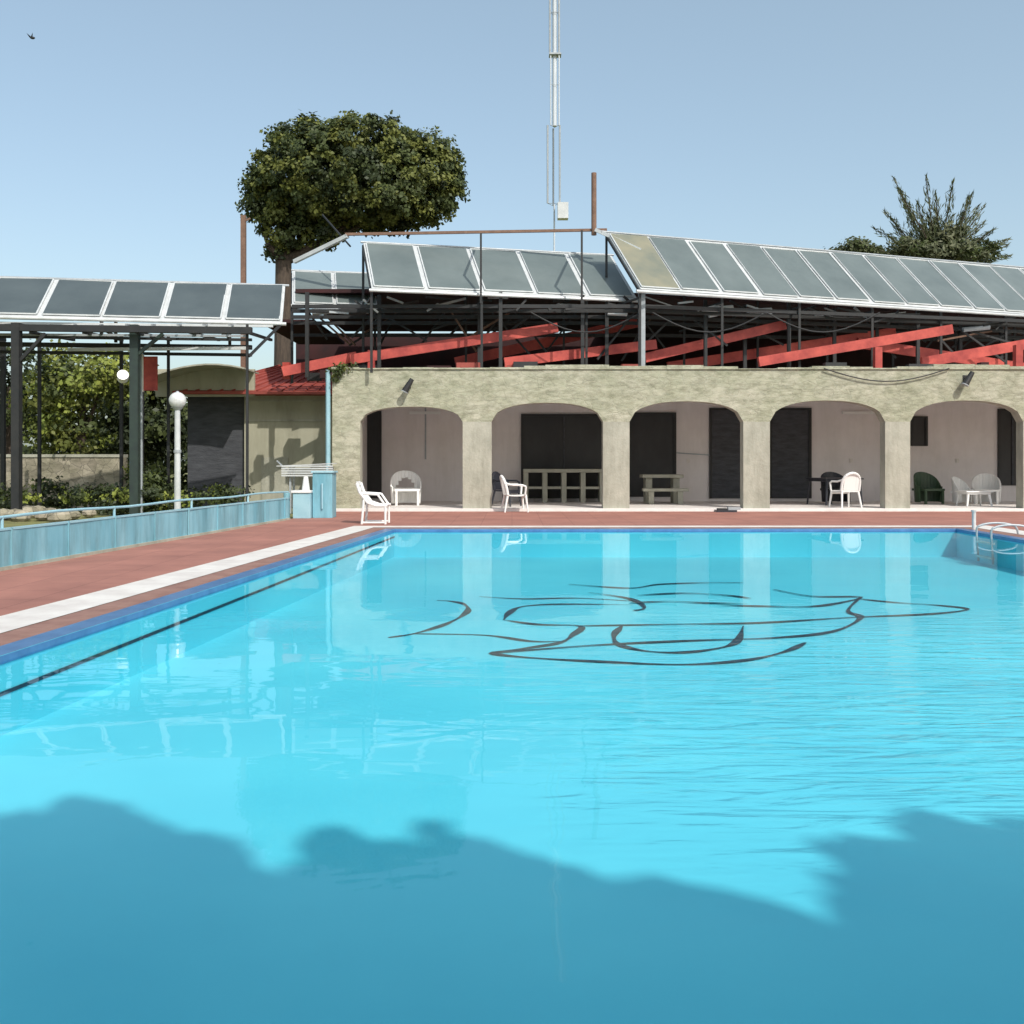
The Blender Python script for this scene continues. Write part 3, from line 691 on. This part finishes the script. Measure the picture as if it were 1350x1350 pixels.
ells=[el(455,233,Y,3.0,1.95),el(400,233,Y,1.75,1.95),el(375,265,Y,1.35,1.1),el(540,240,Y,1.9,1.65),el(396,190,Y,1.2,.95),el(480,190,Y,1.9,.9),el(560,213,Y,1.25,1.0),el(583,258,Y,.85,1.0),el(380,302,Y,1.0,.8),el(425,305,Y,.9,.6),el(500,275,Y,2.4,.7),el(348,250,Y,.7,.9),el(340,275,Y,.6,.5),el(365,325,Y,.6,.4)]
p,n_,s_,m_=blob(ells,1350,60,.17,.115,['leafA','leafB','leafC'],[.42,.40,.18],shell=(.78,1.03))
leaves_mesh('crown',p,n_,s_,m_,['leafA','leafB','leafC'],T)
b=B(); t0=at(372,345,Y); b.tube((t0.x,Y,0),(t0.x+.05,Y,t0.z),.38,'bark',r2=.3,n=12)
for (px,py,r) in((345,300,.1),(400,270,.16),(440,250,.15),(500,270,.12),(380,240,.15),(540,260,.1)): 
    e=at(px,py,Y); mid=(Vector((t0.x,Y,t0.z))+e)/2+Vector((0,rng.uniform(-.5,.5),-.15)); b.tube((t0.x+.05,Y,t0.z),mid,.2,'bark',r2=r,n=8); b.tube(mid,e,r,'bark',r2=r*.4,n=8)
b.make('trunk',T)
T=empty('spiky_tree'); Y=45.
c0=at(1238,350,Y)
b=B(); b.tube((c0.x,Y,0),c0,.28,'bark',r2=.2)
tips=[(1185,230),(1170,258),(1198,248),(1213,238),(1228,258),(1246,246),(1262,268),(1290,272),(1312,264),(1302,290),(1338,312),(1344,332),(1152,300),(1163,280),(1275,258),(1320,345),(1150,330),(1222,285),(1180,300),(1270,300),(1236,275),(1255,285),(1205,270),(1295,310),(1160,320),(1325,325)]
Pp=[];Nn=[];Sz=[];Ax=[]
for (px,py) in tips:
    e=at(px,py,Y); e.y=Y+rng.uniform(-1.3,1.3)
    mid=c0.lerp(e,.5)+Vector((rng.uniform(-.2,.2),0,-.1)); b.tube(c0,mid,.05,'bark',r2=.03,n=5); b.tube(mid,e,.03,'bark',r2=.012,n=5)
    d=np.array((e-mid).normalized())
    for t in np.linspace(.2,1,30):
        k=int(10*(1.1-t)+3); q_=np.array(c0.lerp(mid,t*2) if t<.5 else mid.lerp(e,t*2-1)); pp=q_+np.clip(rng.normal(size=(k,3)),-1.6,1.6)*(.26*(1-t)**.7+.02); Pp.append(pp)
        ax=d*1.0+rng.normal(size=(k,3))*.35; Ax.append(ax); Nn.append(rng.normal(size=(k,3))); Sz.append(rng.uniform(.03,.055,k))
Pp=np.concatenate(Pp);Nn=np.concatenate(Nn);Sz=np.concatenate(Sz);Ax=np.concatenate(Ax)
leaves_mesh('fronds',Pp,Nn,Sz,rng.integers(0,3,len(Pp)),['frond','leafB','frond'],T,aspect=8,axis=Ax); b.make('trunk',T)
e2=[el(1238,338,Y,1.9,.45),el(1195,330,Y,1.0,.4),el(1285,330,Y,1.1,.45),el(1240,312,Y,1.0,.5)]
p,n_,s_,m_=blob(e2,150,40,.2,.10,['frond','leafB'],[.6,.4]); leaves_mesh('crown',p,n_,s_,m_,['frond','leafB'],T,aspect=2.5)
def tree(name,px,pts,Y,ncl,leaf,cr_,mats,probs,per=40):
    T=empty(name); p,n_,s_,m_=blob([el(q_[0],q_[1],Y,q_[2],q_[3]) for q_ in pts],ncl,per,cr_,leaf,mats,probs)
    leaves_mesh('crown',p,n_,s_,m_,mats,T); b=B(); x=(px-675)/F*Y; zt=at(0,pts[0][1],Y).z
    b.tube((x,Y,-.03),(x+.1,Y,zt),.18,'bark',r2=.08)
    for q_ in pts: b.tube((x+.05,Y,zt*.5),at(q_[0],q_[1],Y),.08,'bark',r2=.02,n=6)
    b.make('trunk',T); return T
tree('distant_tree',1130,[(1130,330,1.0,.7),(1105,338,.7,.4),(1150,336,.7,.4)],70,120,.16,.3,['frond','leafB'],[.7,.3])
tree('garden_tree',105,[(105,500,1.5,.9),(70,525,1.0,1.0),(140,492,1.1,.7),(92,570,1.1,.6)],29,200,.10,.22,['leafY','leafA','leafB'],[.35,.35,.3])
tree('garden_tree',10,[(10,510,1.7,1.3),(-40,520,1.7,1.6),(-90,500,2,1.5)],30,260,.11,.22,['leafB','leafC'],[.4,.6])
tree('garden_tree',185,[(185,530,1.3,1.0),(210,560,1.2,1.0),(170,580,1.2,.7)],33,200,.13,.25,['leafB','leafC'],[.3,.7])
ells=[(x,40+rng.uniform(-1,1),rng.uniform(1.5,2.6),2.4,1.6,rng.uniform(1.8,2.8)) for x in np.arange(-40,-7,2.2)]
p,n_,s_,m_=blob(ells,600,40,.35,.22,['leafB','leafC'],[.35,.65]); leaves_mesh('hedge',p,n_,s_,m_,['leafB','leafC'])
ells=[(at(px,0,y).x,y,.35,r,r,h) for px,y,r,h in((185,24.5,.7,.8),(150,24,.5,.4),(205,25,.6,.7),(60,26,.6,.5),(15,24,.5,.3),(255,24,.5,.25),(300,25.5,.5,.3),(110,25,.7,.3))]
p,n_,s_,m_=blob(ells,220,40,.13,.07,['leafY','leafB','leafC'],[.15,.35,.5],shell=(.5,1.05)); leaves_mesh('garden_shrubs',p,n_,s_,m_,['leafY','leafB','leafC'])
ells=[(X(450),YF+.05,ZT+.02,.35,.2,.12),(X(447),YF-.05,ZT-.15,.15,.08,.2)]
p,n_,s_,m_=blob(ells,26,30,.06,.05,['leafB','leafA'],[.6,.4],shell=(.4,1.05)); leaves_mesh('creeper',p,n_,s_,m_,['leafB','leafA'])
b=B(); b.box(-18,at(162,0,28).x,28,28.35,-.03,1.35,'rubble'); b.box(-18,at(162,0,28).x,27.97,28.38,1.35,1.43,'conc'); b.make('garden_wall')
b=B()
for i in range(26):
    c=Vector((rng.uniform(-11.6,-9.3),rng.uniform(21,23.5),.08)); b.ball(c,rng.uniform(.12,.24),'rubble',8,5,(1.2,1,.75))
b.make('rock_border')

# shade tree behind the camera: casts the scalloped shadow on the pool floor
EL=math.radians(44); AZ=math.radians(30)
s=np.array([math.cos(EL)*math.sin(AZ),-math.cos(EL)*math.cos(AZ),math.sin(EL)])
edge=[(-900,1180),(-500,1120),(-200,1090),(0,1085),(60,1063),(130,1053),(190,1083),(240,1100),(300,1128),(345,1168),(398,1198),(412,1110),(440,1102),(490,1112),(540,1110),(570,1098),(620,1100),(660,1128),(700,1148),(780,1160),(840,1175),(920,1172),(1000,1190),(1060,1212),(1125,1220),(1138,1120),(1170,1098),(1220,1075),(1300,1095),(1350,1102),(1500,1080),(1700,1120),(2000,1090),(2400,1160)]
YC=-4.5; prof=[]
for px,py in edge:
    g=np.array(gnd(px,py,FL)); t=(YC-g[1])/s[1]; c=g+s*t; prof.append((c[0],c[2]))
prof.sort(); hx=np.array([a for a,_ in prof]); hz=np.array([c for _,c in prof])
def Hf(x): return np.interp(x,hx,hz,left=hz[0]-1,right=hz[-1]-1)
N=110000
pp=np.column_stack([rng.uniform(hx[0]-.5,hx[-1]+.5,N),YC+rng.normal(size=N)*1.0,rng.uniform(3.0,hz.max()+.2,N)])
t=(YC-pp[:,1])/s[1]; qx=pp[:,0]+s[0]*t; qz=pp[:,2]+s[2]*t
jit=.08*np.sin(qx*5.1)+.06*np.sin(qx*11.3+1)+.06*np.sin(qx*23)+.03*np.sin(qx*41)
keep=(qz<Hf(qx)-.02+jit+rng.normal(size=N)*.03)&(pp[:,1]<-2.4)&(pp[:,1]>-7)
pp=pp[keep]; nn=s+rng.normal(size=pp.shape)*.7; nn/=np.linalg.norm(nn,axis=1)[:,None]
T=empty('shade_tree'); leaves_mesh('crown',pp,nn,rng.uniform(.12,.20,len(pp)),rng.integers(0,2,len(pp)),['leafS','leafS'],T)
b=B(); xc=float(hx.mean())
b.tube((xc,YC,-.03),(xc,YC,3.4),.35,'bark',r2=.25,n=12)
for x in np.linspace(hx[0]+1,hx[-1]-1,9): b.tube((xc,YC,3.2),(x,YC,float(Hf(x))-1.5),.16,'bark',r2=.03,n=6)
b.make('trunk',T)

# ---------------------------------------------------------------- light, sky, camera
w=bpy.data.worlds.new('World'); S.world=w; w.use_nodes=True; nt=w.node_tree
sk=nt.nodes.new('ShaderNodeTexSky'); sk.sky_type='NISHITA'; sk.sun_disc=False; sk.sun_elevation=EL; sk.sun_rotation=math.radians(150)
sk.dust_density=2.6; sk.air_density=1.05; sk.ozone_density=1.2
hz_=nt.nodes.new('ShaderNodeMixRGB'); hz_.blend_type='ADD'; hz_.inputs['Fac'].default_value=1.0; hz_.inputs[2].default_value=(1.08,1.38,1.22,1)
bg=nt.nodes['Background']; bg.inputs['Strength'].default_value=0.143
nt.links.new(sk.outputs[0],hz_.inputs[1]); nt.links.new(hz_.outputs[0],bg.inputs['Color'])
ld=bpy.data.lights.new('sun','SUN'); ld.energy=3.5; ld.angle=math.radians(.5); ld.color=(1,.955,.88)
lo=bpy.data.objects.new('sun',ld); S.collection.objects.link(lo); lo.rotation_euler=Vector(s).to_track_quat('Z','Y').to_euler(); lo.location=(10,-20,20)
cd=bpy.data.cameras.new('camera'); cd.lens=36; cd.sensor_width=36; cd.shift_y=-65/1350; cd.clip_end=5000; cd.clip_start=.05
co=bpy.data.objects.new('camera',cd); S.collection.objects.link(co); co.location=(0,0,EYE); co.rotation_euler=(math.radians(90),0,0); S.camera=co
S.view_settings.view_transform='Standard'; S.view_settings.look='None'; S.view_settings.exposure=0
